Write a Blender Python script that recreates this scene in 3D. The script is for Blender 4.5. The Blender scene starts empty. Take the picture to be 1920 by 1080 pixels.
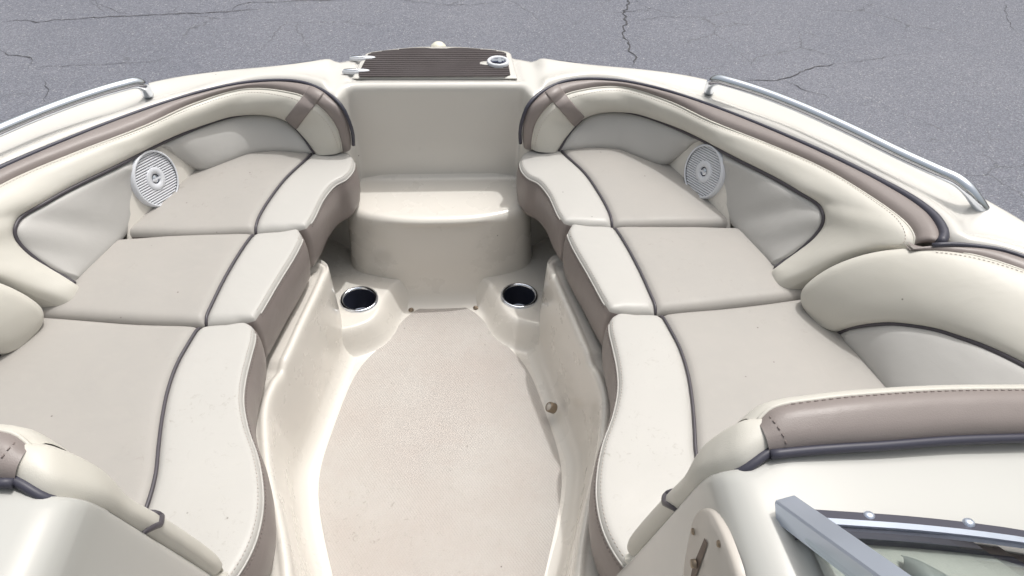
import bpy, bmesh, math, random
import numpy as np
from mathutils import Vector, Matrix
from mathutils.geometry import delaunay_2d_cdt

random.seed(7); np.random.seed(7)
SC = bpy.context.scene
COL = SC.collection
R = math.radians

# ------------------------------------------------------------------ camera
CX, CH, PITCH, YAW, ROLL, FOC = .054, 1.0, R(41.4), R(5.0), R(2.0), 1415.0
_cp, _sp, _cy, _sy, _cr, _sr = math.cos(PITCH), math.sin(PITCH), math.cos(YAW), math.sin(YAW), math.cos(ROLL), math.sin(ROLL)
FWD = Vector((_sy*_cp, _cy*_cp, -_sp)); _rt = Vector((_cy, -_sy, 0)); _up = _rt.cross(FWD)
RT = _cr*_rt + _sr*_up; UP = -_sr*_rt + _cr*_up
CAMPOS = Vector((CX, 0, CH))
cam_d = bpy.data.cameras.new('camera'); cam = bpy.data.objects.new('camera', cam_d); COL.objects.link(cam)
cam_d.sensor_width = 36; cam_d.lens = 36*FOC/1920; cam_d.clip_start = .02; cam_d.clip_end = 800
M = Matrix((RT, UP, -FWD)).transposed().to_4x4(); M.translation = CAMPOS
cam.matrix_world = M
SC.camera = cam

# ------------------------------------------------------------------ light
world = bpy.data.worlds.new('World'); SC.world = world; world.use_nodes = True
SUNV = Vector((.24, .29, 1)).normalized()
sun_el = math.asin(SUNV.z); sun_az = math.atan2(SUNV.x, SUNV.y)
wn = world.node_tree.nodes; wl = world.node_tree.links; wn.clear()
sky = wn.new('ShaderNodeTexSky'); sky.sky_type = 'NISHITA'; sky.sun_disc = False
sky.sun_elevation = sun_el; sky.sun_rotation = sun_az; sky.air_density = 2.6; sky.dust_density = 10; sky.ozone_density = 2
bg = wn.new('ShaderNodeBackground'); bg.inputs['Strength'].default_value = .15
wo = wn.new('ShaderNodeOutputWorld'); hz_ = wn.new('ShaderNodeHueSaturation'); hz_.inputs['Saturation'].default_value = .35; wl.new(sky.outputs[0], hz_.inputs['Color']); wl.new(hz_.outputs[0], bg.inputs[0]); wl.new(bg.outputs[0], wo.inputs[0])
sl = bpy.data.lights.new('sun', 'SUN'); sl.energy = 2.0; sl.angle = R(1.0); sl.color = (1, .99, .975)
so = bpy.data.objects.new('sun', sl); COL.objects.link(so)
so.rotation_euler = (-SUNV).to_track_quat('-Z', 'Y').to_euler(); so.location = (2, 3, 6)
SC.view_settings.view_transform = 'Standard'; SC.view_settings.look = 'None'
SC.view_settings.exposure = -0.20; SC.view_settings.gamma = 1; SC.view_settings.use_curve_mapping = False

# ------------------------------------------------------------------ helpers
def pt(px, py, z):
    """surveyed point of the place: where the sight line through (px, py) of the photograph reaches height z"""
    d = FWD + RT*((px-960)/FOC) + UP*((540-py)/FOC)
    return CAMPOS + d*((z-CH)/d.z)

def tag(o, label=None, cat=None, group=None, kind=None):
    if label: o['label'] = label
    if cat: o['category'] = cat
    if group: o['group'] = group
    if kind: o['kind'] = kind
    return o

def empty(name, loc=(0, 0, 0)):
    o = bpy.data.objects.new(name, None); COL.objects.link(o); o.location = loc; o.empty_display_size = .1
    return o

def obj(name, V, F, mat, parent=None, smooth=True):
    me = bpy.data.meshes.new(name); me.from_pydata([tuple(v) for v in V], [], [tuple(f) for f in F])
    me.materials.append(mat)
    if smooth: me.polygons.foreach_set('use_smooth', [True]*len(me.polygons))
    me.update()
    o = bpy.data.objects.new(name, me); COL.objects.link(o)
    if parent:
        o.parent = parent
        o.matrix_parent_inverse = Matrix.Translation(world_loc(parent)).inverted()
    return o

def world_loc(o):
    v = Vector((0, 0, 0))
    while o:
        v += o.location
        if o.parent is None: break
        v += o.matrix_parent_inverse.translation
        o = o.parent
    return v

def mir(V): return [Vector((-v[0], v[1], v[2])) for v in V]
def flip(F): return [tuple(reversed(f)) for f in F]

class MB:
    def __init__(s): s.V = []; s.F = []
    def add(s, V, F):
        n = len(s.V); s.V += [Vector(v) for v in V]; s.F += [tuple(i+n for i in f) for f in F]
    def box(s, c, sz, rot=None):
        V = []
        for x in (-1, 1):
            for y in (-1, 1):
                for z in (-1, 1):
                    v = Vector((x*sz[0]/2, y*sz[1]/2, z*sz[2]/2))
                    if rot is not None: v = rot @ v
                    V.append(Vector(c)+v)
        s.add(V, [(0, 1, 3, 2), (4, 6, 7, 5), (0, 4, 5, 1), (2, 3, 7, 6), (0, 2, 6, 4), (1, 5, 7, 3)])
    def mirror(s):
        s.V = mir(s.V); s.F = flip(s.F); return s
    def build(s, name, mat, parent=None, smooth=True): return obj(name, s.V, s.F, mat, parent, smooth)

def catmull(P, step=.008, closed=False):
    P = [Vector(p) for p in P]; out = []
    n = len(P); rng = range(n if closed else n-1)
    for i in rng:
        p1, p2 = P[i], P[(i+1) % n]
        p0 = P[i-1] if (closed or i > 0) else p1*2-p2
        p3 = P[(i+2) % n] if (closed or i+2 < n) else p2*2-p1
        # centripetal parametrisation
        t01 = max((p1-p0).length, 1e-6)**.5; t12 = max((p2-p1).length, 1e-6)**.5; t23 = max((p3-p2).length, 1e-6)**.5
        m1 = (p2-p1)+t12*((p1-p0)/t01-(p2-p0)/(t01+t12)); m2 = (p2-p1)+t12*((p3-p2)/t23-(p3-p1)/(t12+t23))
        k = max(1, int((p2-p1).length/step))
        for j in range(k):
            u = j/k; a = 2*(p1-p2)+m1+m2; b = -3*(p1-p2)-2*m1-m2
            out.append(a*u**3+b*u*u+m1*u+p1)
    if not closed: out.append(P[-1].copy())
    return out

def resample(P, n):
    L = [0]
    for a, b in zip(P, P[1:]): L.append(L[-1]+(b-a).length)
    out = []; j = 0
    for i in range(n):
        t = L[-1]*i/(n-1)
        while j < len(L)-2 and L[j+1] < t: j += 1
        d = max(L[j+1]-L[j], 1e-9); out.append(P[j].lerp(P[j+1], min(1, (t-L[j])/d)))
    return out

def tube(P, r, seg=10, up=Vector((0, 0, 1)), flat=1.0, closed=False, caps=True):
    """tube along P; r number or list; flat squeezes the height"""
    m = MB(); n = len(P); V = []
    for i, p in enumerate(P):
        a = P[i-1] if (i > 0 or closed) else P[i]; b = P[(i+1) % n] if (i < n-1 or closed) else P[i]
        t = (b-a).normalized() if (b-a).length > 1e-9 else Vector((0, 1, 0))
        s = t.cross(up)
        if s.length < 1e-3: s = t.cross(Vector((1, 0, 0)))
        s.normalize(); w = s.cross(t)
        rr = r[i] if isinstance(r, (list, tuple)) else r
        for k in range(seg):
            q = 2*math.pi*k/seg; V.append(p+s*(rr*math.cos(q))+w*(rr*flat*math.sin(q)))
    F = []
    for i in range(n if closed else n-1):
        for k in range(seg):
            a = i*seg+k; b = i*seg+(k+1) % seg; c = ((i+1) % n)*seg+(k+1) % seg; d = ((i+1) % n)*seg+k
            F.append((a, b, c, d))
    if not closed and caps:
        F.append(tuple(range(seg-1, -1, -1))); F.append(tuple((n-1)*seg+k for k in range(seg)))
    m.add(V, F); return m

def lathe(prof, c, axis=Vector((0, 0, 1)), seg=40):
    """prof list of (radius, height) about axis"""
    axis = axis.normalized(); s = axis.cross(Vector((0, 0, 1)))
    if s.length < 1e-3: s = Vector((1, 0, 0))
    s.normalize(); w = axis.cross(s); m = MB(); V = []; F = []
    for (r, h) in prof:
        for k in range(seg):
            q = 2*math.pi*k/seg; V.append(Vector(c)+axis*h+(s*math.cos(q)+w*math.sin(q))*r)
    for i in range(len(prof)-1):
        for k in range(seg):
            F.append((i*seg+k, i*seg+(k+1) % seg, (i+1)*seg+(k+1) % seg, (i+1)*seg+k))
    m.add(V, F); return m

def pdist(X, Y, P, closed=False):
    """distance from arrays X,Y to the polyline P (list of 2-vectors)"""
    P = np.array([(p[0], p[1]) for p in P]);
    if closed: P = np.vstack([P, P[:1]])
    D = np.full(X.shape, 1e9)
    for a, b in zip(P, P[1:]):
        d = b-a; L = d@d+1e-18
        t = np.clip(((X-a[0])*d[0]+(Y-a[1])*d[1])/L, 0, 1)
        D = np.minimum(D, (X-a[0]-t*d[0])**2+(Y-a[1]-t*d[1])**2)
    return np.sqrt(D)

def inside(X, Y, P):
    P = [(p[0], p[1]) for p in P]; c = np.zeros(X.shape, bool); n = len(P)
    for i in range(n):
        x1, y1 = P[i]; x2, y2 = P[(i+1) % n]
        if y1 == y2: continue
        k = ((y1 > Y) != (y2 > Y)) & (X < (x2-x1)*(Y-y1)/(y2-y1)+x1)
        c ^= k
    return c

def sdf(X, Y, P):            # positive inside
    d = pdist(X, Y, P, True); return np.where(inside(X, Y, P), d, -d)

def smin(a, b, k): h = np.clip(.5+.5*(b-a)/k, 0, 1); return b*(1-h)+a*h-k*h*(1-h)
def smax(a, b, k): return -smin(-a, -b, k)
def sstep(a, b, x): t = np.clip((x-a)/(b-a), 0, 1); return t*t*(3-2*t)

def fill(P, zf, name, mat, parent, grid=.008, rings=(.002, .005, .009, .014, .02), smooth=True, raw=False):
    """triangulated sheet inside the polygon P with heights zf(X, Y)"""
    P = [(p[0], p[1]) for p in P]; n = len(P)
    A = np.array(P); area = .5*np.sum(A[:, 0]*np.roll(A[:, 1], -1)-np.roll(A[:, 0], -1)*A[:, 1])
    if area < 0: P = P[::-1]; A = A[::-1]
    T = np.roll(A, -1, 0)-np.roll(A, 1, 0); T /= np.linalg.norm(T, axis=1)[:, None]+1e-12
    N = np.stack([-T[:, 1], T[:, 0]], 1)
    pts = [np.zeros((0, 2))]
    for r in rings:
        Q = A+N*r; ok = (pdist(Q[:, 0], Q[:, 1], P, True) > r*.93) & inside(Q[:, 0], Q[:, 1], P)
        pts.append(Q[ok])
    x0, y0 = A.min(0); x1, y1 = A.max(0)
    gx, gy = np.meshgrid(np.arange(x0, x1, grid), np.arange(y0, y1, grid)); gx = gx+(np.arange(gx.shape[0]) % 2)[:, None]*grid/2
    g = np.stack([gx.ravel(), gy.ravel()], 1)
    ok = inside(g[:, 0], g[:, 1], P) & (pdist(g[:, 0], g[:, 1], P, True) > (rings[-1]+grid*.5 if rings else grid*.4))
    pts.append(g[ok])
    S = [Vector(p) for p in P]+[Vector(q) for q in np.vstack(pts)]
    r = delaunay_2d_cdt(S, [(i, (i+1) % n) for i in range(n)], [], 1, 1e-6)
    V = np.array([(v[0], v[1]) for v in r[0]]); Z = zf(V[:, 0], V[:, 1])
    cx = np.array([V[list(f)].mean(0) for f in r[2]]); keep = inside(cx[:, 0], cx[:, 1], P)
    F = [f for f, k in zip(r[2], keep) if k]
    if raw: return [Vector((a, b, c)) for (a, b), c in zip(V, Z)], [tuple(f) for f in F]
    return obj(name, [(a, b, c) for (a, b), c in zip(V, Z)], F, mat, parent, smooth)

def heightfield(x0, x1, y0, y1, h, zf, name, mat, parent, keepf=None):
    xs = np.arange(x0, x1+h/2, h); ys = np.arange(y0, y1+h/2, h); X, Y = np.meshgrid(xs, ys); Z = zf(X, Y)
    nx, ny = len(xs), len(ys)
    I = np.arange(nx*ny).reshape(ny, nx)
    Q = np.stack([I[:-1, :-1], I[:-1, 1:], I[1:, 1:], I[1:, :-1]], -1).reshape(-1, 4)
    if keepf is not None:
        K = keepf(X, Y); K = (K[:-1, :-1] & K[:-1, 1:] & K[1:, 1:] & K[1:, :-1]).ravel(); Q = Q[K]
    used = np.unique(Q); mp = np.full(nx*ny, -1); mp[used] = np.arange(len(used)); Q = mp[Q]
    V = np.stack([X.ravel(), Y.ravel(), Z.ravel()], 1)[used]
    me = bpy.data.meshes.new(name); me.vertices.add(len(V)); me.vertices.foreach_set('co', V.ravel())
    me.loops.add(Q.size); me.loops.foreach_set('vertex_index', Q.ravel())
    me.polygons.add(len(Q)); me.polygons.foreach_set('loop_start', np.arange(len(Q))*4)
    me.update(calc_edges=True); me.validate()
    me.polygons.foreach_set('use_smooth', [True]*len(me.polygons)); me.materials.append(mat)
    o = bpy.data.objects.new(name, me); COL.objects.link(o)
    if parent: o.parent = parent; o.matrix_parent_inverse = Matrix.Translation(world_loc(parent)).inverted()
    return o

# ------------------------------------------------------------------ materials
def material(name, color, rough=.5, metal=0, coat=0, spec=.5, bump=None, specks=0, mottle=.0, tint=None, scale=1.0, smudge=0, ior=1.5):
    """painted / moulded surface; bump=(kind, scale, strength), specks = amount of dark grit, smudge = scuffs"""
    m = bpy.data.materials.new(name); m.use_nodes = True; nt = m.node_tree; n = nt.nodes; l = nt.links
    b = n['Principled BSDF']; b.inputs['Roughness'].default_value = rough; b.inputs['Metallic'].default_value = metal
    b.inputs['Coat Weight'].default_value = coat; b.inputs['Coat Roughness'].default_value = .12; b.inputs['IOR'].default_value = ior
    b.inputs['Specular IOR Level'].default_value = spec
    tc = n.new('ShaderNodeTexCoord'); out = None
    rgb = n.new('ShaderNodeRGB'); rgb.outputs[0].default_value = (*color, 1); out = rgb.outputs[0]
    def mix(fac, c, mode='MIX'):
        nonlocal out
        x = n.new('ShaderNodeMix'); x.data_type = 'RGBA'; x.blend_type = mode
        if isinstance(fac, float): x.inputs[0].default_value = fac
        else: l.new(fac, x.inputs[0])
        l.new(out, x.inputs[6]); x.inputs[7].default_value = (*c, 1); out = x.outputs[2]
    def noise(sc, det=4, ro=.6, dist=0):
        t = n.new('ShaderNodeTexNoise'); t.inputs['Scale'].default_value = sc*scale; t.inputs['Detail'].default_value = det
        t.inputs['Roughness'].default_value = ro; t.inputs['Distortion'].default_value = dist
        l.new(tc.outputs['Object'], t.inputs['Vector']); return t.outputs['Fac']
    def ramp(s, a, b_, lo=0., hi=1.):
        r = n.new('ShaderNodeMapRange'); r.inputs[1].default_value = a; r.inputs[2].default_value = b_
        r.inputs[3].default_value = lo; r.inputs[4].default_value = hi; l.new(s, r.inputs[0]); return r.outputs[0]
    if mottle: mix(ramp(noise(5), .35, .75, 0, mottle), tint or tuple(c*.7 for c in color))
    if mottle and smudge: mix(ramp(noise(38, 6, .7), .5, .8, 0, mottle*.6), tint or tuple(c*.7 for c in color))
    if specks:
        v = n.new('ShaderNodeTexVoronoi'); v.inputs['Scale'].default_value = 34*scale; v.inputs['Randomness'].default_value = 1
        l.new(tc.outputs['Object'], v.inputs['Vector'])
        near = ramp(v.outputs['Distance'], .03, .075, 1, 0)
        pick = n.new('ShaderNodeSeparateColor'); l.new(v.outputs['Color'], pick.inputs[0])
        sel = ramp(pick.outputs[0], 1-specks, 1-specks+.01, 0, .75)
        mu = n.new('ShaderNodeMath'); mu.operation = 'MULTIPLY'; l.new(near, mu.inputs[0]); l.new(sel, mu.inputs[1])
        mix(mu.outputs[0], (.09, .075, .06))
    if smudge:
        a = ramp(noise(70, 8, .75, 1.2), .57, .68, 0, 1); c = ramp(noise(4.3, 2), .52, .64, 0, smudge)
        mu = n.new('ShaderNodeMath'); mu.operation = 'MULTIPLY'; l.new(a, mu.inputs[0]); l.new(c, mu.inputs[1])
        mix(mu.outputs[0], (.25, .22, .19))
    l.new(out, b.inputs['Base Color'])
    if rough > .15:
        l.new(ramp(noise(9, 5), .3, .7, rough*.85, min(1, rough*1.18)), b.inputs['Roughness'])
    if bump:
        kind, sc, st = bump
        bp = n.new('ShaderNodeBump'); bp.inputs['Strength'].default_value = st; bp.inputs['Distance'].default_value = .001
        if kind == 'hex':
            v = n.new('ShaderNodeTexVoronoi'); v.inputs['Scale'].default_value = sc; v.inputs['Randomness'].default_value = .0
            mp = n.new('ShaderNodeMapping'); mp.inputs['Rotation'].default_value = (0, 0, R(45)); mp.inputs['Scale'].default_value = (1, .62, .0)
            l.new(tc.outputs['Object'], mp.inputs[0]); l.new(mp.outputs[0], v.inputs['Vector']); l.new(ramp(v.outputs['Distance'], .2, .55, 1, 0), bp.inputs['Height'])
        elif kind == 'grain':
            v = n.new('ShaderNodeTexVoronoi'); v.feature = 'SMOOTH_F1'; v.inputs['Scale'].default_value = sc
            l.new(tc.outputs['Object'], v.inputs['Vector'])
            ad = n.new('ShaderNodeMath'); ad.operation = 'ADD'; l.new(v.outputs['Distance'], ad.inputs[0]); l.new(ramp(noise(14, 2), 0, 1, 0, 9), ad.inputs[1])
            l.new(ad.outputs[0], bp.inputs['Height'])
        else:
            l.new(noise(sc, 4), bp.inputs['Height'])
        if kind == 'grain':      # slack and puckers of stretched vinyl
            b2 = n.new('ShaderNodeBump'); b2.inputs['Strength'].default_value = .5; b2.inputs['Distance'].default_value = .0035
            l.new(noise(9, 3, .55, .6), b2.inputs['Height']); l.new(bp.outputs[0], b2.inputs['Normal']); l.new(b2.outputs[0], b.inputs['Normal'])
        else: l.new(bp.outputs[0], b.inputs['Normal'])
    return m

GEL = material('cream_gelcoat', (.70, .67, .62), .28, coat=.5, mottle=.04, tint=(.62, .565, .48), specks=.05)
GELD = material('deck_gelcoat', (.65, .633, .60), .22, coat=.6, mottle=.07, tint=(.68, .63, .54), specks=.03, smudge=.12)
GELC = material('console_gelcoat_dimmed', (.49, .49, .47), .24, coat=.5, mottle=.05, specks=.03, smudge=.25)  # same gelcoat, darkened in colour to tone down the sunlit console top
NONSKID = material('nonskid_gelcoat', (.46, .435, .41), .6, mottle=.5, tint=(.40, .34, .31), specks=.4, smudge=.7, bump=('hex', 230, .45))
WHITE = material('white_vinyl', (.475, .465, .445), .42, spec=.4, mottle=.06, tint=(.7, .66, .6), specks=.16, smudge=.5, bump=('grain', 900, .12))
CREAM = material('cream_vinyl', (.60, .583, .535), .42, spec=.4, mottle=.10, tint=(.60, .55, .44), specks=.02, smudge=.12, bump=('grain', 900, .12))
GREY = material('light_grey_vinyl', (.368, .352, .333), .5, spec=.35, mottle=.12, tint=(.56, .51, .46), specks=.22, smudge=.6, bump=('grain', 900, .15))
GREYB = material('grey_back_vinyl', (.50, .49, .475), .5, spec=.35, mottle=.06, bump=('grain', 900, .15))
TAUPE = material('taupe_vinyl', (.245, .213, .203), .42, spec=.5, mottle=.10, tint=(.28, .22, .21), bump=('grain', 900, .14))
PIPE = material('charcoal_piping', (.07, .063, .075), .42, spec=.5, bump=('noise', 300, .1))
THREAD = material('pale_thread', (.5, .45, .41), .8)
THREADD = material('grey_thread', (.24, .2, .19), .8)
STEEL = material('polished_stainless', (.76, .80, .87), .12, metal=1)
ALU = material('anodised_aluminium', (.62, .68, .80), .34, metal=.8, bump=('noise', 500, .05))
NAVY = material('dark_plastic', (.024, .027, .042), .3, spec=.5)
RUBBER = material('rubber_gasket', (.05, .05, .072), .45)
PLASTIC = material('white_plastic', (.70, .72, .77), .35, spec=.5)
DARK = material('dark_cavity', (.05, .055, .09), .6)
TREADB = material('brown_tread_base', (.17, .148, .145), .7)
TREAD = material('brown_tread_strip', (.062, .051, .053), .75, bump=('noise', 900, .3))
LAMPW = material('lamp_lens_white', (.8, .78, .66), .35, spec=.5)
PLATE = material('cream_plastic', (.53, .495, .455), .4)
BRASS = material('weathered_brass', (.30, .24, .18), .4, metal=.7, bump=('noise', 400, .4))
DECAL = material('blue_decal', (.12, .17, .36), .3)
HULLM = material('hull_gelcoat', (.74, .71, .64), .2, coat=.6)
GLASS = bpy.data.materials.new('tinted_glass'); GLASS.use_nodes = True
_n = GLASS.node_tree.nodes; _l = GLASS.node_tree.links; _n.clear()
_t = _n.new('ShaderNodeBsdfTransparent'); _t.inputs[0].default_value = (.92, .94, .93, 1); _g = _n.new('ShaderNodeBsdfGlossy'); _g.inputs['Roughness'].default_value = .02
_f = _n.new('ShaderNodeFresnel'); _f.inputs[0].default_value = 1.07; _x = _n.new('ShaderNodeMixShader'); _o = _n.new('ShaderNodeOutputMaterial')
_l.new(_f.outputs[0], _x.inputs[0]); _l.new(_t.outputs[0], _x.inputs[1]); _l.new(_g.outputs[0], _x.inputs[2]); _l.new(_x.outputs[0], _o.inputs[0])
DASH = material('grey_dash_vinyl', (.40, .41, .39), .5, spec=.4, mottle=.06, bump=('grain', 700, .2))

def asphalt():
    m = bpy.data.materials.new('asphalt'); m.use_nodes = True; nt = m.node_tree; n = nt.nodes; l = nt.links; b = n['Principled BSDF']
    b.inputs['Roughness'].default_value = .85; tc = n.new('ShaderNodeTexCoord')
    def noise(sc, det, ro=.6, vec=None):
        t = n.new('ShaderNodeTexNoise'); t.inputs['Scale'].default_value = sc; t.inputs['Detail'].default_value = det; t.inputs['Roughness'].default_value = ro
        l.new(vec or tc.outputs['Object'], t.inputs['Vector']); return t
    def rng(s, a, c, lo, hi):
        r = n.new('ShaderNodeMapRange'); r.inputs[1].default_value = a; r.inputs[2].default_value = c; r.inputs[3].default_value = lo; r.inputs[4].default_value = hi
        l.new(s, r.inputs[0]); return r.outputs[0]
    def mixc(f, a, c, mode='MIX'):
        x = n.new('ShaderNodeMix'); x.data_type = 'RGBA'; x.blend_type = mode
        for s, v in ((0, f), (6, a), (7, c)):
            if isinstance(v, tuple): x.inputs[s].default_value = (*v, 1)
            elif isinstance(v, float): x.inputs[s].default_value = v
            else: l.new(v, x.inputs[s])
        return x.outputs[2]
    big = noise(.55, 3).outputs[0]
    base = mixc(rng(big, .35, .68, 0, 1), (.158, .168, .208), (.198, .206, .245))
    v = n.new('ShaderNodeTexVoronoi'); v.inputs['Scale'].default_value = 130; l.new(tc.outputs['Object'], v.inputs['Vector'])
    sep = n.new('ShaderNodeSeparateColor'); l.new(v.outputs['Color'], sep.inputs[0])
    c1 = mixc(rng(sep.outputs[0], .2, .95, 0, 1), (.09, .095, .12), (.36, .365, .40))
    base = mixc(.32, base, c1)
    gap = rng(v.outputs['Distance'], .5, .8, 0, .4); base = mixc(gap, base, (.05, .05, .06))
    sp = rng(sep.outputs[1], .975, .98, 0, .28); base = mixc(sp, base, (.7, .69, .66))
    # worn patches and hairline cracking
    wp = noise(1.3, 5); ve = n.new('ShaderNodeTexVoronoi'); ve.feature = 'DISTANCE_TO_EDGE'; ve.inputs['Scale'].default_value = 1.9
    wv = n.new('ShaderNodeMix'); wv.data_type = 'VECTOR'; wv.inputs[0].default_value = .16; l.new(tc.outputs['Object'], wv.inputs[4]); l.new(noise(3.2, 6, .7).outputs['Color'], wv.inputs[5])
    l.new(wv.outputs[1], ve.inputs['Vector'])
    hc = n.new('ShaderNodeMath'); hc.operation = 'MULTIPLY'; l.new(rng(ve.outputs['Distance'], .002, .009, .55, 0), hc.inputs[0]); l.new(rng(wp.outputs[0], .50, .60, 0, 1), hc.inputs[1])
    base = mixc(hc.outputs[0], base, (.05, .05, .055))
    l.new(base, b.inputs['Base Color'])
    bp = n.new('ShaderNodeBump'); bp.inputs['Strength'].default_value = .7; bp.inputs['Distance'].default_value = .004
    l.new(rng(v.outputs['Distance'], 0, .6, 1, 0), bp.inputs['Height']); l.new(bp.outputs[0], b.inputs['Normal'])
    return m
ASPH = asphalt()
CRACK = material('dark_crack', (.07, .07, .078), .95)  # even dark grey of the crack ribbons

# ------------------------------------------------------------------ ground
GZ = -1.38
g = MB(); g.add([(-150, -150, GZ), (150, -150, GZ), (150, 150, GZ), (-150, 150, GZ)], [(0, 1, 2, 3)])
ground = g.build('asphalt_ground', ASPH, None, False); tag(ground, 'grey cracked asphalt lot around the boat', kind='structure')
def crack(P, w, seed, jag=.012):
    rnd = random.Random(seed); pts = catmull([pt(x, y, GZ) for x, y in P], .03)
    V = []; F = []
    ox = oy = 0
    for i, p in enumerate(pts):
        a = pts[max(0, i-1)]; b = pts[min(len(pts)-1, i+1)]; t = (b-a).normalized(); s = Vector((-t.y, t.x, 0))
        ox = ox*.55+rnd.uniform(-jag, jag); f = min(1, i/4, (len(pts)-1-i)/6)
        ww = w*max(.12, f)*rnd.uniform(.35, 1.2); c = p+s*ox
        V += [c-s*ww+Vector((0, 0, .004)), c+s*ww+Vector((0, 0, .004))]
        if i: F.append((2*i-2, 2*i-1, 2*i+1, 2*i))
    obj('crack', V, F, CRACK, ground, False)
crack([(0, 43), (40, 38), (70, 42), (110, 37), (200, 33), (290, 28), (350, 26), (400, 25), (450, 20), (500, 16)], .005, 1)
crack([(430, 22), (455, 8), (520, 4), (600, 2), (660, 0)], .004, 2)
crack([(0, 93), (20, 103), (40, 107), (58, 110), (56, 120), (50, 130)], .0045, 3)
crack([(50, 128), (120, 124), (200, 122), (260, 118), (340, 108)], .0022, 4)
crack([(80, 150), (88, 170), (85, 185), (95, 200)], .003, 5)
crack([(1176, -10), (1180, 5), (1170, 20), (1172, 40), (1168, 58), (1176, 78), (1186, 100), (1184, 126)], .007, 6, .02)
crack([(1176, 40), (1220, 34), (1260, 32), (1330, 34)], .0022, 7)
crack([(1120, 20), (1160, 24), (1200, 20), (1240, 24)], .0025, 17)
crack([(1380, 148), (1420, 151), (1460, 148), (1490, 140), (1530, 126), (1580, 119)], .0045, 8)
crack([(1468, 147), (1495, 162), (1520, 174), (1545, 178), (1560, 190)], .004, 9)
crack([(1580, 119), (1640, 112), (1700, 100)], .002, 10)
crack([(740, -4), (800, 6), (870, 10), (960, 4)], .0025, 11)
crack([(250, 30), (210, 20), (180, 5), (175, -8)], .002, 12)
crack([(640, 40), (700, 46), (730, 44)], .0022, 13)
crack([(2, 180), (40, 176), (75, 184)], .002, 14)
crack([(1880, 4), (1890, 40), (1915, 70)], .002, 15)

# ------------------------------------------------------------------ boat: deck, liner, hull
boat = empty('motorboat', (0, 0, -1.2))
tag(boat, 'cream bowrider motorboat with taupe trimmed seating, seen over its open bow', 'boat')

def dz(y): return np.interp(y, [-.5, .3, .6, 1.0, 1.45, 1.68, 2.0], [.245, .235, .225, .2, .175, .15, .15])
def D(y): return float(dz(y))
TRIMPX = [(976, 268, .02), (975, 250, .05), (979, 225, .09), (992, 194, .13), (1029, 164, .148), (1074, 149, .152), (1148, 149, .155), (1222, 162, .158), (1296, 184, .163),
          (1370, 211, .17), (1445, 241, .176), (1544, 285, .183), (1643, 335, .19), (1717, 377, .196), (1758, 412, .199), (1771, 441, .199), (1763, 456, .197)]
TRIM = catmull([pt(*p) for p in TRIMPX], .012)
TRIM2PX = [(1748, 460, .198), (1783, 458, .204), (1833, 462, .206), (1883, 470, .208), (1920, 482, .21), (2000, 512, .213), (2090, 556, .216)]
TRIM2 = catmull([pt(*p) for p in TRIM2PX], .012)
# plan outline of the cockpit opening (right half, mirrored) just outside the trim
half = [Vector((0, 1.725)), Vector((.15, 1.725)), Vector((.215, 1.722))]
half += [Vector((v.x, v.y)) for v in TRIM[8:-2] if v.y > 1.0 and v.x > .23]
half += [Vector((v.x+.003, v.y+.003)) for v in TRIM2 if v.y < .985]
half += [Vector((half[-1].x+.004, half[-1].y-.12)), Vector((half[-1].x+.006, .45)), Vector((half[-1].x+.006, .1)), Vector((half[-1].x, -.7))]
half = [v for i, v in enumerate(half)]
COAM = [Vector((-v.x, v.y)) for v in reversed(half[1:])]+half
hull_half = [Vector(v) for v in ((0, 1.925), (.10, 1.922), (.195, 1.902), (.27, 1.866), (.386, 1.826), (.52, 1.796), (.62, 1.765), (.70, 1.722), (.79, 1.64), (.88, 1.52), (.95, 1.39),
                                 (1.01, 1.26), (1.06, 1.15), (1.10, 1.04), (1.135, .88), (1.16, .6), (1.175, .2), (1.18, -.7))]
hh = [Vector((v.x, v.y)) for v in catmull([Vector((v.x, v.y, 0)) for v in hull_half], .03)]
HULL = [Vector((-v.x, v.y)) for v in reversed(hh[1:])]+hh

def deck_z(X, Y):
    A = np.abs(X); di = -sdf(X, Y, COAM); do = sdf(X, Y, HULL)       # distance outward from opening / inward from hull edge
    z = dz(Y)
    side = sstep(.245, .275, A)*sstep(-.01, .02, di)
    # raised coaming roll beside the trim, shallow channel under the rail, rolled outer edge
    roll = np.exp(-((di-.022)/.020)**2)*.007+np.exp(-((do-.03)/.028)**2)*.012
    ch = -np.exp(-((di-.062)/.022)**2)*.004*sstep(.66, .72, A)
    z = z+(roll+ch)*side
    # rise of the side deck beside the anchor locker
    z = z-.006*(1-side)
    r = .016; dd = np.clip(di, 0, r); z = z-r+np.sqrt(r*r-(r-dd)**2)
    r = .030; dd = np.clip(do, 0, r); z = z-r+np.sqrt(r*r-(r-dd)**2)
    gz = np.abs(sdf(X, Y, HATCH_G)); z = z-.007*np.exp(-(gz/.0035)**2)
    return z
HATCH_G = [Vector((-.214, 1.750)), Vector((.209, 1.750)), Vector((.198, 1.96)), Vector((-.186, 1.96))]
def weld(m, name, mat, parent):
    bm = bmesh.new(); vs = [bm.verts.new(v) for v in m.V]
    for f in m.F:
        try: bm.faces.new([vs[i] for i in f])
        except ValueError: pass
    bmesh.ops.remove_doubles(bm, verts=bm.verts, dist=2e-5); bmesh.ops.recalc_face_normals(bm, faces=bm.faces)
    me = bpy.data.meshes.new(name); bm.to_mesh(me); bm.free(); me.polygons.foreach_set('use_smooth', [True]*len(me.polygons)); me.materials.append(mat)
    o = bpy.data.objects.new(name, me); COL.objects.link(o)
    if parent: o.parent = parent; o.matrix_parent_inverse = Matrix.Translation(world_loc(parent)).inverted()
    return o
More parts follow.
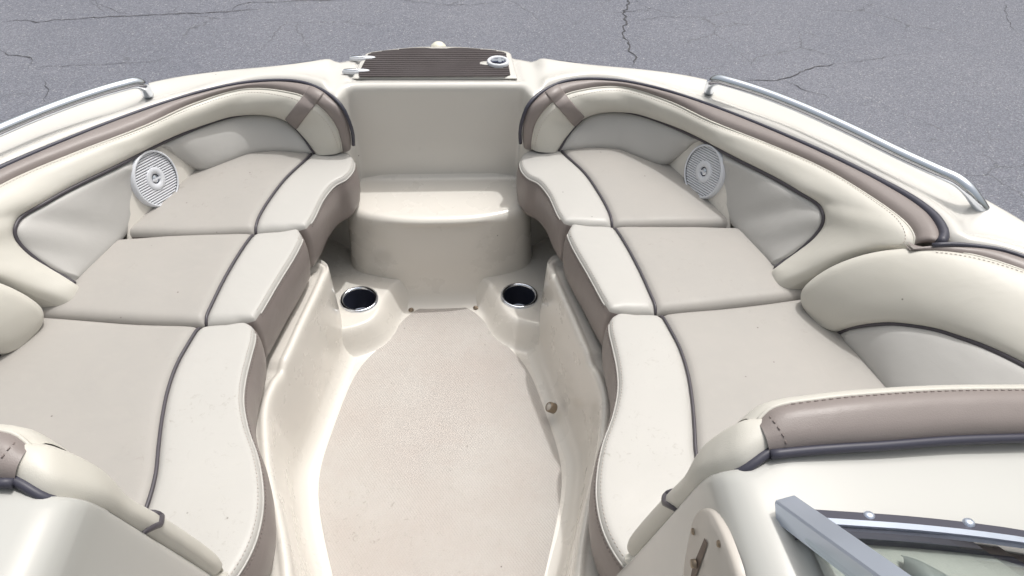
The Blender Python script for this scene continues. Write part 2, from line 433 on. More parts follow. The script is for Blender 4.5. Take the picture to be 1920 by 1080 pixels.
def even(P, h):
    P3_ = [Vector((v.x, v.y, 0)) for v in P]; L = sum((b-a).length for a, b in zip(P3_, P3_[1:]))
    return [Vector((v.x, v.y)) for v in resample(P3_, int(L/h))]
cE = even(COAM, .007); hE = even(HULL, .012)
for _ in range(5): cE = [cE[0]]+[(cE[i-1]+cE[i]*2+cE[i+1])/4 for i in range(1, len(cE)-1)]+[cE[-1]]
COAM = cE; HULL = hE
band = cE+list(reversed(hE))
dV, dF = fill(band, deck_z, '', None, None, grid=.009, rings=(.0015, .004, .0075, .012, .017, .023, .03), raw=True)
m = MB(); m.add(dV, dF)
n = len(cE); ez = deck_z(np.array([v.x for v in cE]), np.array([v.y for v in cE])); V = []
cc = []
for i, v in enumerate(cE):
    a = cE[max(0, i-1)]; b = cE[min(n-1, i+1)]; t = (b-a).normalized(); cc.append(Vector((-t.y, t.x, 0)))
lv = [(0, 0), (.0006, -.006), (.0012, -.02), (.004, -.09), (.008, -.19), (.0095, -.225), (.012, -.245), (.016, -.26), (.02, -.30), (.024, -.52)]
for (o, d) in lv:
    for i, v in enumerate(cE):
        q = Vector((v.x, v.y, float(ez[i])+d)); nn = cc[i]
        if nn.dot(Vector((0, .6, 0))-Vector((v.x, v.y, 0))) < 0: nn = -nn
        V.append(q+nn*o)
F = [(k*n+i, k*n+i+1, (k+1)*n+i+1, (k+1)*n+i) for k in range(len(lv)-1) for i in range(n-1)]
m.add(V, F)
deck = weld(m, 'deck', GELD, boat)

# hull shell
hs = [Vector((v.x, v.y, 0)) for v in HULL]
m = MB(); lev = [(0, None), (.0, -.02), (-.004, -.10), (-.02, -.12), (-.02, -.3), (-.16, -.62), (-.36, -.86)]
n = len(hs)
for k, (off, z) in enumerate([(.006, .12), (.010, .10), (.012, .07), (.006, .05), (.0, .0), (.02, -.25), (.10, -.55), (.30, -.80)]):
    for v in hs:
        w = v-Vector((0, -.2, 0)); f = 1-(off if k > 3 else 0)*(.9 if v.y < .9 else 1.15)
        nrm = w.normalized()*(off if k <= 3 else 0)
        x, y = v.x*f+nrm.x, (v.y+.2)*f-.2+nrm.y if v.y > -.6 else v.y
        m.V.append(Vector((x, y, z+(D(v.y)-.17))))
for k in range(7):
    for i in range(n-1): m.F.append((k*n+i, (k+1)*n+i, (k+1)*n+i+1, k*n+i+1))
b0 = len(m.V); m.V += [Vector((0, v.y*.68, -.98)) for v in hs]
for i in range(n-1): m.F.append((7*n+i, b0+i, b0+i+1, 7*n+i+1))
hull = m.build('hull', HULLM, boat)
rub = tube([Vector((v.x*1.008, v.y*1.004, D(v.y)-.09)) for v in hs], .011, 8); rub.build('rub_rail', PLASTIC, hull)

# cockpit floor with cup platforms and bow step, one moulding
_ph = [(.7, 1.315), (.30, 1.318), (.25, 1.325), (.205, 1.337), (.168, 1.360), (.146, 1.40), (.136, 1.445), (.116, 1.492), (.078, 1.530), (.034, 1.550), (0, 1.556)]
_ph = catmull([Vector((x, y, 0)) for x, y in _ph], .01)
PLAT = [Vector((-v.x, v.y)) for v in _ph]+[Vector((v.x, v.y)) for v in reversed(_ph[:-1])]+[Vector((.7, 2.1)), Vector((-.7, 2.1))]
FLOORZ, PLATZ, STEPZ = -.37, -.306, -.12
CUPS = [Vector((.2065, 1.405)), Vector((-.2105, 1.402))]
cupw = [pt(973.6, 555.6, PLATZ), pt(674, 562.4, PLATZ)]
def floor_z(X, Y):
    A = np.abs(X); sp = sdf(X, Y, PLAT)
    z = FLOORZ+(PLATZ-FLOORZ)*sstep(-.034, .018, sp)
    for c in cupw:                      # bore of each cup holder
        r = np.hypot(X-c.x, Y-c.y); z = np.where(r < .0415, z-.1, z)
    return z
floor = heightfield(-.62, .62, -.55, 1.76, .004, floor_z, 'cockpit_floor', GEL, boat)
# bow step: swept face with soft foot and rounded nose, flat tread
sp_ = [Vector((x, 1.522+.05*(abs(x)/.23)**2.6, 0)) for x in np.linspace(-.205, .205, 31)]
sp_ = [Vector((-.238, 1.80, 0)), Vector((-.238, 1.70, 0)), Vector((-.238, 1.62, 0)), Vector((-.234, 1.592, 0)), Vector((-.224, 1.573, 0))]+sp_+[Vector((.224, 1.573, 0)), Vector((.234, 1.592, 0)), Vector((.238, 1.62, 0)), Vector((.238, 1.70, 0)), Vector((.238, 1.80, 0))]
sp_ = catmull(sp_, .006); sp_ = resample(sp_, 170); n = len(sp_)
for _ in range(6): sp_ = [sp_[0]]+[(sp_[i-1]+sp_[i]*2+sp_[i+1])/4 for i in range(1, n-1)]+[sp_[-1]]
prof = [(.075, -.374), (.058, -.3705), (.044, -.366), (.032, -.358), (.022, -.345), (.015, -.328), (.0105, -.308), (.008, -.28), (.003, -.20), (.000, -.150), (-.001, -.142), (-.0035, -.1335), (-.008, -.1265), (-.014, -.1220), (-.022, -.1200)]
m = MB(); last = []
for i, p in enumerate(sp_):
    a_ = sp_[max(0, i-1)]; b_ = sp_[min(n-1, i+1)]; t = (b_-a_).normalized(); nr = Vector((t.y, -t.x, 0))
    fx = math.exp(-(p.x/.12)**4)*(1 if p.y < 1.6 else 0)       # shallow scallop under the nose
    for (o, z) in prof:
        oo = o-(.010*fx*math.exp(-((z+.147)/.012)**2)) + (.0 if z < -.16 else .004*fx*(1 if -.14 < z < -.125 else 0))
        q = p+nr*oo; m.V.append(Vector((q.x, q.y, z)))
    last.append(Vector((m.V[-1].x, m.V[-1].y)))
k = len(prof)
for i in range(n-1):
    for j in range(k-1): m.F.append((i*k+j, i*k+j+1, (i+1)*k+j+1, (i+1)*k+j))
tV, tF = fill(last, lambda X, Y: STEPZ+.03*np.exp((np.minimum(Y, 1.73)-1.722)/.008)*(Y > 1.66), '', None, None, grid=.012, rings=(.004,), raw=True)
m.add(tV, tF)
step = weld(m, 'bow_step', GEL, boat)



# moulded side walls (seat bases): swept profile
WP = [(.225, -.5), (.215, .2), (.213, .45), (.218, .57), (.236, .65), (.258, .72), (.290, .81), (.312, .90), (.322, .96), (.313, 1.02), (.298, 1.09), (.285, 1.17), (.270, 1.25), (.258, 1.32), (.256, 1.352),
      (.262, 1.378), (.282, 1.394), (.33, 1.397), (.62, 1.397)]
WPATH = catmull([Vector((x, y, 0)) for x, y in WP], .008)
for _ in range(14): WPATH = [WPATH[0]]+[((WPATH[i-1]+WPATH[i]*2+WPATH[i+1])/4 if WPATH[i].y < 1.32 else WPATH[i]) for i in range(1, len(WPATH)-1)]+[WPATH[-1]]
WPROF = [(-.062, -.3735), (-.052, -.3705), (-.042, -.3675), (-.032, -.361), (-.024, -.352), (-.018, -.340), (-.0145, -.325), (-.0125, -.30), (-.0085, -.23), (-.004, -.152), (-.0030, -.137), (-.001, -.130), (.002, -.126), (.006, -.1245), (.011, -.1252), (.015, -.129), (.020, -.1315),
         (.036, -.132), (.040, -.1345), (.045, -.1375), (.055, -.1385), (.10, -.1385)]
def wall(sign):
    m = MB(); P = WPATH; n = len(P)
    for i, p in enumerate(P):
        a = P[max(0, i-1)]; b = P[min(n-1, i+1)]; t = (b-a).normalized(); nr = Vector((t.y, -t.x, 0))
        dip = .014*math.exp(-((p.y-1.045)/.016)**2)+(.004 if p.y < 1.03 else 0)
        front = max(0, min(1, (p.y-1.33)/.05))
        for (o, z) in WPROF:
            zz = z-(dip+.012*front*(1 if o > 0 else 0))*max(0, min(1, (z+.2)/.05))
            q = p+nr*(o if o < 0 else o); m.V.append(Vector((q.x, q.y, zz)))
    k = len(WPROF)
    for i in range(n-1):
        for j in range(k-1): m.F.append((i*k+j, i*k+j+1, (i+1)*k+j+1, (i+1)*k+j))
    if sign < 0: m.mirror()
    return m
w_r = wall(1).build('seat_base', GEL, boat); w_l = wall(-1).build('seat_base', GEL, boat)

# textured non-skid panel
ns = []
for i, p in enumerate(WPATH):
    a = WPATH[max(0, i-1)]; b = WPATH[min(len(WPATH)-1, i+1)]; t = (b-a).normalized(); q = p-Vector((t.y, -t.x, 0))*.056
    if .3 < q.y < 1.31 and q.x < .3 and p.y < 1.34: ns.append(Vector((q.x, q.y)))
ns = ns[::2]+even([Vector(v) for v in ((.19, 1.300), (.155, 1.325), (.123, 1.375), (.110, 1.43), (.09, 1.475), (.05, 1.495), (.0, 1.50))], .015)
for _ in range(30): ns = [ns[0]]+[(ns[i-1]+ns[i]*2+ns[i+1])/4 for i in range(1, len(ns)-1)]+[ns[-1]]
NS = ns+[Vector((-v.x, v.y)) for v in reversed(ns[:-1])]
nsk = fill(NS, lambda X, Y: np.full(X.shape, FLOORZ+.0016), 'nonskid_panel', NONSKID, floor, grid=.06, rings=(), smooth=False)

# cup holders
for c in cupw:
    ch = lathe([(.0400, .002), (.0415, .0055), (.0445, .0065), (.0475, .0052), (.0486, .001), (.0480, -.004)], (c.x, c.y, PLATZ)).build('cup_holder', STEEL, boat)
    lathe([(.0405, .003), (.0385, -.002), (.0370, -.058), (.035, -.0605), (.0001, -.0605)], (c.x, c.y, PLATZ)).build('cup_liner', NAVY, ch)
    lathe([(.0325, -.0600), (.0335, -.0585), (.0350, -.0585), (.0362, -.0600)], (c.x, c.y, PLATZ), seg=32).build('drain_ring', ALU, ch)
for px in ((771, 582), (892, 578)):
    p = pt(*px, FLOORZ); s = lathe([(.0001, .006), (.003, .006), (.0042, .0045), (.0045, .002), (.007, .0022), (.0072, .0005)], (p.x, p.y, FLOORZ+.001), seg=16).build('snap_stud', BRASS, floor)

# fitting on the starboard seat base
fp = pt(1036, 765, -.335); ax = Vector((-.62, -.1, .45)).normalized()
q = lathe([(.0001, .012), (.0085, .012), (.0088, .009)], fp, ax, 20).build('drain_fitting', PLATE, boat)
lathe([(.0088, .0125), (.0105, .0125), (.0118, .010), (.0125, -.004)], fp, ax, 20).build('ring', BRASS, q)

# ------------------------------------------------------------------ upholstery on surfaces between two rails
def strip(A, B, bulge, nu=14, ns=90, sharp=(1, 1), skirt=.03, nrm_hint=None, lift=0, e=(.35, .35)):
    """A, B = lists of (Vector) control stations, matched; returns V, F and sampler"""
    A = resample_pairs(A, B, ns); P, Q = A
    N = []
    for i in range(ns):
        t = (P[min(ns-1, i+1)]-P[max(0, i-1)])+(Q[min(ns-1, i+1)]-Q[max(0, i-1)]); w = Q[i]-P[i]
        if w.length < 1e-4: w = Vector((0, 0, .001))
        v = t.cross(w)
        if v.length < 1e-9: v = N[-1].copy() if N else Vector((-1, 0, 1))
        v.normalize()
        h = CENTER-(P[i]+Q[i])*.5
        if v.dot(h) < 0: v = -v
        N.append(v)
    N = [sum((N[max(0, min(ns-1, i+k))] for k in range(-4, 5)), Vector()).normalized() for i in range(ns)]
    def S(i, u, extra=0):
        w = (Q[i]-P[i]).length; bb = min(bulge, w*.3)
        f = (1-abs(2*u-1)**2.6)
        # tight roll at both edges
        d0, d1 = u*w, (1-u)*w; r = .007
        f = f*.55+.45*min(1, (1-(1-min(1, d0/r*.5))**2)) * min(1, (1-(1-min(1, d1/r*.5))**2))
        return P[i].lerp(Q[i], u)+N[i]*(bb*f+extra+lift)
    return P, Q, N, S
CENTER = Vector((0, .9, .6))

def resample_pairs(A, B, ns):
    A2 = [Vector((*a, 0, 0, 0)) if False else a for a in A]
    n = len(A); L = [0]
    for i in range(1, n): L.append(L[-1]+.5*((A[i]-A[i-1]).length+(B[i]-B[i-1]).length))
    def spl(P, t):
        j = 0
        while j < n-2 and L[j+1] < t: j += 1
        h = L[j+1]-L[j]; u = (t-L[j])/max(h, 1e-9)
        def tan(k):
            if k == 0: return (P[1]-P[0])/(L[1]-L[0])
            if k == n-1: return (P[-1]-P[-2])/(L[-1]-L[-2])
            return (P[k+1]-P[k-1])/(L[k+1]-L[k-1])
        m1, m2 = tan(j)*h, tan(j+1)*h; p1, p2 = P[j], P[j+1]
        return (2*u**3-3*u*u+1)*p1+(u**3-2*u*u+u)*m1+(-2*u**3+3*u*u)*p2+(u**3-u*u)*m2
    T = [L[-1]*i/(ns-1) for i in range(ns)]
    return [spl(A, t) for t in T], [spl(B, t) for t in T]

def strip_mesh(A, B, bulge, name, mat, parent, sign=1, nu=16, ns=110, skirt=.03, lift=0):
    P, Q, N, S = strip(A, B, bulge, nu, ns, lift=lift)
    us = [.5-.5*math.cos(math.pi*k/nu) for k in range(nu+1)]
    m = MB(); cols = nu+1+(2 if skirt else 0)
    for i in range(ns):
        row = [S(i, u) for u in us]
        if skirt: row = [row[0]-N[i]*skirt]+row+[row[-1]-N[i]*skirt]
        m.V += row
    for i in range(ns-1):
        for j in range(cols-1): m.F.append((i*cols+j, i*cols+j+1, (i+1)*cols+j+1, (i+1)*cols+j))
    # outward faces
    if sum(((m.V[f[1]]-m.V[f[0]]).cross(m.V[f[2]]-m.V[f[0]])).dot(CENTER-m.V[f[0]]) for f in m.F[::7]) < 0: m.F = flip(m.F)
    # end caps: shallow skirt
    if sign < 0: m.mirror()
    return m.build(name, mat, parent), (P, Q, N, S)

def line(P, r, name, mat, parent, sign=1, seg=8, flat=1.0):
    t = tube(P, r, seg, flat=flat)
    if sign < 0: t.mirror()
    return t.build(name, mat, parent)

def stitches(P, name, mat, parent, sign=1, L=.0042, gap=.0028, r=.0006):
    """row of short thread lengths lying on the path P (one mesh)"""
    tot = sum((b-a).length for a, b in zip(P, P[1:])); n = max(2, int(tot/(L+gap))); Q = resample(P, n*2)
    m = MB()
    for i in range(0, len(Q)-1, 2):
        a, b = Q[i], Q[i+1]; d = (b-a); c = a+d*.62*1.2*.8
        t = tube([a, a.lerp(b, .5), a.lerp(b, 1.0)], r, 4); m.add(t.V, t.F)
    if sign < 0: m.mirror()
    o = m.build(name, mat, parent); return o

def S3(l): return [pt(*p) for p in l]
# ---- main bow backrest
PIN = S3([(1046, 282, .0), (1064, 253, .03), (1093, 221, .06), (1123, 209, .075), (1163, 208, .08), (1212, 218, .085), (1262, 236, .095), (1316, 261, .105), (1370, 293, .115), (1445, 332, .122),
          (1494, 360, .127), (1534, 384, .127), (1546, 406, .12), (1539, 436, .09), (1504, 468, .05), (1455, 504, .0)])
SOUT = S3([(997, 280, .006), (999, 253, .05), (1009, 223, .09), (1034, 194, .125), (1075, 172, .142), (1163, 163, .146), (1250, 188, .150), (1335, 228, .157), (1445, 273, .164), (1540, 315, .171),
           (1620, 362, .177), (1690, 411, .182), (1714, 441, .180), (1704, 467, .16), (1600, 482, .10), (1480, 541, .006)])
# denser rear end of the bolster
PIN_R = PIN[:13]+S3([(1543, 425, .102), (1522, 453, .07), (1492, 478, .035), (1467, 496, .012), (1455, 505, .0), (1447, 514, -.03)])
SOUT_R = SOUT[:13]+S3([(1712, 464, .168), (1660, 469, .142), (1600, 483, .105), (1535, 514, .05), (1483, 540, .004), (1462, 560, -.03)])
TAUIN = S3([(997, 280, .006), (999, 253, .05), (1009, 223, .09), (1034, 194, .125), (1075, 172, .142), (1163, 163, .146), (1250, 188, .150), (1335, 228, .157), (1445, 273, .164), (1540, 315, .171),
            (1620, 362, .177), (1690, 411, .182), (1714, 441, .180), (1712, 463, .168), (1706, 476, .13)])
TAUOUT = S3([(981, 272, .008), (979, 252, .045), (983, 226, .088), (997, 194, .128), (1045, 159, .150), (1148, 152, .154), (1245, 171, .160), (1355, 208, .168), (1468, 254, .177), (1575, 303, .185),
             (1665, 350, .191), (1735, 396, .196), (1763, 436, .197), (1759, 455, .194), (1756, 470, .16)])
FP_T = S3([(1046, 282, .0), (1064, 253, .03), (1093, 221, .06), (1123, 209, .075), (1163, 208, .08), (1212, 218, .085), (1262, 236, .095), (1300, 253, .10), (1312, 260, .104)])
FP_B = S3([(1050, 284, -.004), (1075, 284, -.004), (1105, 281, -.004), (1135, 281, -.004), (1165, 285, -.004), (1205, 300, -.004), (1245, 310, .0), (1289, 285, .042), (1310, 262, .10)])
RP_T = S3([(1352, 283, .112), (1400, 308, .118), (1445, 332, .122), (1494, 360, .127), (1534, 384, .127), (1546, 406, .12), (1539, 436, .09), (1504, 468, .05), (1455, 504, .0)])
RP_B = S3([(1353, 284, .11), (1352, 325, .062), (1353, 360, .03), (1361, 397, .004), (1374, 424, -.008), (1397, 449, -.008), (1421, 474, -.008), (1440, 493, -.008), (1454, 505, -.006)])

def shift(P, d): return [p+Vector(d) for p in P]
def bow_backrest(sign, label):
    root = empty('backrest', (sign*.6, 1.4, 0)); root.parent = boat
    root.matrix_parent_inverse = Matrix.Translation(boat.location).inverted(); tag(root, label)
    bol, (P, Q, N, S) = strip_mesh(PIN_R, SOUT_R, .020, 'bolster', CREAM, root, sign, ns=150, nu=20)
    tau, (P2, Q2, N2, S2) = strip_mesh(TAUIN, TAUOUT, .010, 'top_band', TAUPE, root, sign, ns=140, nu=12)
    strip_mesh(FP_T, FP_B, .016, 'front_pad', GREYB, root, sign, ns=90)
    strip_mesh(RP_T, RP_B, .014, 'side_pad', GREYB, root, sign, ns=90)
    line([p+n*.0045 for p, n in list(zip(P, N))[:-5]], .0040, 'piping', PIPE, root, sign)
    rr = [.0045+.0045*max(0, min(1, (i/len(TRIM)-.62)/.3)) for i in range(len(TRIM))]
    line([p+Vector((0, 0, -.001)) for p in TRIM], rr, 'edge_trim', RUBBER, root, sign)
    st = max(0, 4)
    stitches([S(i, .93, .0004) for i in range(2, 126)], 'stitching', THREAD, root, sign)
    line([Q[i]+N[i]*.0015 for i in range(0, 126)], .0022, 'seam', CREAM, root, sign, 6)
    # strap that wraps over the bolster near the bow
    m = MB(); K = 22; pool = []
    for ii in range(4, 90):
        for k in range(41): pool.append((S(ii/2, k/40) if ii % 2 == 0 and False else S(ii//2, k/40).lerp(S(ii//2+1, k/40), (ii % 2)/2), N[ii//2]))
    for ii in range(4, 80):
        for k in range(13): pool.append((S2(ii//2, k/12).lerp(S2(ii//2+1, k/12), (ii % 2)/2), N2[ii//2]))
    def px_of(p): d = p-CAMPOS; w = d.dot(FWD); return 960+FOC*d.dot(RT)/w, 540-FOC*d.dot(UP)/w
    PX = np.array([px_of(p) for p, _ in pool]); E0, E1, F0, F1 = [np.array(v, float) for v in ((1022, 174), (1076, 237), (1046, 160), (1095, 218))]
    for k in range(K+1):
        for e, (f, lift) in enumerate(((0, -.003), (0, .0025), (.08, .0042), (.92, .0042), (1, .0025), (1, -.003))):
            q = (E0*(1-k/K)+E1*k/K)*(1-f)+(F0*(1-k/K)+F1*k/K)*f; d = ((PX-q)**2).sum(1); o4 = np.argsort(d)[:6]
            ww = 1/(d[o4]+.5); ww /= ww.sum(); p = sum((pool[j][0]*float(w_) for j, w_ in zip(o4, ww)), Vector()); nn = pool[o4[0]][1]
            m.V.append(p+nn*lift)
    for k in range(K):
        for e in range(5): m.F.append((k*6+e, k*6+e+1, (k+1)*6+e+1, (k+1)*6+e))
    if sign < 0: m.mirror()
    m.build('strap', TAUPE, root)
    # speaker recess panel behind the pads
    A_, B_, C_ = pt(1262, 336, -.02), pt(1352, 420, -.02), pt(1330, 258, .116)
    p0 = (A_+B_+C_)/3; nr = (B_-A_).cross(C_-A_).normalized()
    if nr.dot(CENTER-p0) < 0: nr = -nr
    def onp(px, py): d = FWD+RT*((px-960)/FOC)+UP*((540-py)/FOC); return CAMPOS+d*((p0-CAMPOS).dot(nr)/d.dot(nr))
    m = MB(); f_ = [onp(*q) for q in ((1262, 225), (1320, 240), (1364, 272), (1368, 440), (1262, 345), (1228, 312))]
    m.V = f_+[p-nr*.004 for p in f_]; k = len(f_); m.F = [tuple(range(k)), tuple(range(2*k-1, k-1, -1))]+[(i, (i+1) % k, k+(i+1) % k, k+i) for i in range(k)]
    if sign < 0: m.mirror()
    m.build('recess_panel', GEL, root, False)
    return p0, nr

import math as _m
p0, nr = bow_backrest(1, 'long curved starboard bow backrest, cream with a taupe top band')
bow_backrest(-1, 'long curved port bow backrest, cream with a taupe top band')

# speakers
def speaker(sign, px, label):
    d = (FWD+RT*((px[0]-960)/FOC)+UP*((540-px[1])/FOC)); t = (p0-CAMPOS).dot(nr)/d.dot(nr); c = CAMPOS+d*t; c += nr*.002
    ex = Vector((0, 0, 1)).cross(nr).normalized(); ey = nr.cross(ex); r = SPR
    def P3(x, y, h): return c+ex*x+ey*y+nr*h
    def L(prof, seg=48):
        m = MB()
        for (rr, h) in prof:
            for k in range(seg): q = 2*math.pi*k/seg; m.V.append(P3(rr*math.cos(q), rr*math.sin(q), h))
        for i in range(len(prof)-1):
            for k in range(seg): m.F.append((i*seg+k, i*seg+(k+1) % seg, (i+1)*seg+(k+1) % seg, (i+1)*seg+k))
        return m
    def fin(m, name, mat, par):
        m.F = m.F if True else m.F
        if sign < 0: m.mirror()
        return m.build(name, mat, par)
    root = fin(L([(r*.90, .009), (r*.92, .011), (r*.97, .010), (r, .006), (r, -.004)]), 'speaker', PLASTIC, boat); tag(root, label)
    fin(L([(r*.92, .002), (.0001, .002)]), 'cone', DARK, root)
    gm = MB(); n = 21; sp = 2*r*.9/n
    a = R(9) ; ca, sa = math.cos(a), math.sin(a)
    for i in range(n):
        y = -r*.9+sp*(i+.5); hw = math.sqrt(max(0, (r*.92)**2-y*y)); segs = [(-hw, hw)]
        ri = r*.38
        if abs(y) < ri: hi = math.sqrt(ri*ri-y*y); segs = [(-hw, -hi), (hi, hw)]
        for (x0, x1) in segs:
            V = []
            for (x, yy, h) in ((x0, y-sp*.35, .0065), (x1, y-sp*.35, .0065), (x1, y+sp*.35, .0065), (x0, y+sp*.35, .0065), (x0, y-sp*.35, .003), (x1, y-sp*.35, .003), (x1, y+sp*.35, .003), (x0, y+sp*.35, .003)):
                V.append(P3(x*ca-yy*sa, x*sa+yy*ca, h))
            gm.add(V, [(0, 1, 2, 3), (0, 4, 5, 1), (2, 6, 7, 3)])
    go = fin(gm, 'grille_slats', PLASTIC, root); go['kind'] = 'stuff'
    fin(L([(r*.17, .005), (r*.19, .0078), (r*.38, .0078), (r*.40, .0066), (r*.40, .002)]), 'hub_ring', PLASTIC, root)
    m = MB(); V = [P3(x*ca-y*sa, x*sa+y*ca, h) for (x, y, h) in ((-r*.2, -.0022, .009), (r*.2, -.0022, .009), (r*.2, .0022, .009), (-r*.2, .0022, .009))]
    m.add(V, [(0, 1, 2, 3)]); fin(m, 'emblem_bar', PLASTIC, root)
    fin(L([(r*.13, .005), (.0001, .008)], 20), 'tweeter', STEEL, root)
SPR = .064
speaker(1, (1324, 322), 'round white starboard speaker with slatted grille')
speaker(-1, (1324, 322), 'round white port speaker with slatted grille')

# ---- second backrest beside the rear seat cushion
B2_IN = S3([(1571, 626, -.004), (1585, 618, .015), (1610, 611, .04), (1643, 607, .062), (1683, 607, .08), (1750, 617, .10), (1800, 633, .11), (1850, 652, .12), (1920, 686, .13), (1990, 728, .138), (2060, 775, .145)])
B2_OUT = S3([(1567, 624, -.006), (1522, 585, -.004), (1502, 553, .02), (1520, 526, .06), (1568, 496, .11), (1640, 473, .155), (1723, 466, .183), (1817, 477, .198), (1920, 508, .203), (2010, 545, .206), (2090, 585, .208)])
B2_T1 = S3([(1706, 469, .186), (1753, 469, .193), (1817, 478, .198), (1867, 490, .2), (1920, 508, .203), (2010, 545, .206), (2090, 585, .208)])
B2_T2 = S3([(1712, 466, .190), (1757, 460, .198), (1817, 463, .203), (1867, 469, .205), (1925, 486, .207), (2005, 517, .21), (2090, 560, .213)])
B2_P1 = S3([(1573, 627, 0), (1600, 614, .03), (1643, 608, .06), (1683, 608, .08), (1750, 618, .10), (1800, 633, .11), (1850, 652, .12), (1920, 686, .13), (1990, 728, .138)])
B2_P2 = S3([(1575, 630, -.01), (1600, 659, -.01), (1630, 696, -.01), (1660, 735, -.01), (1690, 775, -.01), (1720, 815, -.01), (1745, 850, -.01), (1775, 890, -.01), (1800, 925, -.01)])
def side_backrest(sign, label):
    root = empty('backrest', (sign*.85, .8, 0)); root.parent = boat
    root.matrix_parent_inverse = Matrix.Translation(boat.location).inverted(); tag(root, label)
    _, (P, Q, N, S) = strip_mesh(B2_IN, B2_OUT, .022, 'bolster', CREAM, root, sign, ns=120, nu=20)
    strip_mesh(B2_T1, B2_T2, .006, 'top_band', TAUPE, root, sign, ns=70, nu=10)
    strip_mesh(B2_P1, B2_P2, .012, 'side_pad', GREYB, root, sign, ns=80)
    line([p+n*.002 for p, n in zip(P, N)], .0046, 'piping', PIPE, root, sign)
    line(TRIM2, .0045, 'edge_trim', RUBBER, root, sign)
    line([Q[i]+N[i]*.001 for i in range(66, 120)], .0022, 'seam', CREAM, root, sign, 6)
    stitches([S(i, .94, .0004) for i in range(66, 118)], 'stitching', THREAD, root, sign)
side_backrest(1, 'cream backrest with grey pad beside the starboard rear cushion')
side_backrest(-1, 'cream backrest corner beside the port rear cushion')

# ---- console and its forward facing backrest
CZ = .44
def console(sign):
    prof = [(1.02, .395), (.85, .415), (.7, .428), (.5, .439), (.40, .442), (.345, .443), (.325, .4415), (.309, .4405), (.296, .4385), (.286, .433), (.279, .425), (.2755, .412), (.2735, .392), (.2705, .20), (.268, .05), (.262, -.1), (.247, -.2), (.236, -.30), (.232, -.375)]
    m = MB(); ts = [0, .0015, .005, .011, .02, .035, .06, .10, .16, .24, .34, .46, .7, .95]
    drop = [.014, .008, .0035, .001, 0]
    for i, t in enumerate(ts):
        f = drop[i] if i < 5 else 0
        for (x, z) in prof:
            zz = z-f if z > .3 else z; yf = .390+(.44-z)*.31
            if z > .38: yf += .034*float(sstep(.318, .338, np.array(x)))
            side = 0 if z > .38 else (f*.5)
            m.V.append(Vector((x+side, yf-t-(0 if i < 12 else 0), zz)))
    k = len(prof)
    for i in range(len(ts)-1):
        for j in range(k-1): m.F.append((i*k+j, (i+1)*k+j, (i+1)*k+j+1, i*k+j+1))
    b = len(m.V); m.V += [Vector((v.x+(.02 if v.z < .38 else 0), v.y+(.44+.37)*.0-.004, -.37)) for v in m.V[:k]]
    for j in range(k-1): m.F.append((j, j+1, b+j+1, b+j))
    if sign < 0: m.mirror()
    return m.build('console', GELC, boat)
con_r = console(1); con_l = console(-1)
tag(con_r, 'starboard console in front of the helm'); tag(con_l, 'port console')

CB_IN = S3([(1443, 850, .447), (1513, 843, .449), (1580, 838, .450), (1647, 834, .450), (1780, 824, .449), (1920, 819, .446), (2060, 815, .44), (2250, 812, .43), (2500, 812, .41)])   # at trim
CB_OUT = S3([(1418, 792, .452), (1452, 763, .462), (1530, 749, .468), (1613, 740, .470), (1760, 731, .469), (1920, 729, .465), (2060, 730, .459), (2250, 740, .448), (2500, 755, .43)])
CB_F = [p+Vector((0, .035, -.12)) for p in CB_OUT]
CS_IN = S3([(1476, 846, .440), (1447, 849, .444), (1395, 885, .432), (1330, 912, .395), (1300, 940, .345), (1262, 975, .26), (1228, 1010, .17), (1200, 1042, .09), (1185, 1066, .02)])
CS_OUT = S3([(1452, 764, .448), (1421, 782, .450), (1397, 790, .438), (1345, 832, .395), (1309, 893, .325), (1262, 940, .225), (1218, 985, .12), (1196, 1013, .06), (1187, 1040, .0)])
def console_backrest(sign, label):
    root = empty('backrest', (sign*.5, .5, 0)); root.parent = boat
    root.matrix_parent_inverse = Matrix.Translation(boat.location).inverted(); tag(root, label)
    global CENTER
    C0 = CENTER; CENTER = Vector((.3, .5, 1.2))
    _, (P, Q, N, S) = strip_mesh(CB_IN, CB_OUT, .012, 'top_band', TAUPE, root, sign, ns=90, nu=14)
    strip_mesh(CB_OUT, CB_F, .015, 'front_pad', CREAM, root, sign, ns=60)
    _, (P3, Q3, N3, S3_) = strip_mesh(CS_IN, CS_OUT, .016, 'end_pad', CREAM, root, sign, ns=90, nu=16, skirt=.006)
    CENTER = C0
    line([p+Vector((0, -.002, .001)) for p in P], .0046, 'edge_trim', RUBBER, root, sign)
    line([P3[i]+Vector((-.001, 0, .002)) for i in range(3, 21)], .0045, 'edge_trim', RUBBER, root, sign)
    line([q+Vector((0, 0, .0)) for q in Q], .0024, 'seam', CREAM, root, sign, 6)
    a = [S(i, .955, .0006) for i in range(4, 90)]; b = [S(2, u, .0006) for u in (.12, .3, .5, .7, .85)]
    stitches(b+a[2:], 'stitching', THREADD, root, sign, r=.0007)
    i = 38; line([S3_(i+int(4*math.sin(u*3.14)), u, .0005) for u in [k/14 for k in range(15)]], .0034, 'piping', PIPE, root, sign)
console_backrest(1, 'forward facing starboard console backrest with a wide taupe top')
console_backrest(-1, 'forward facing port console backrest with a taupe end')

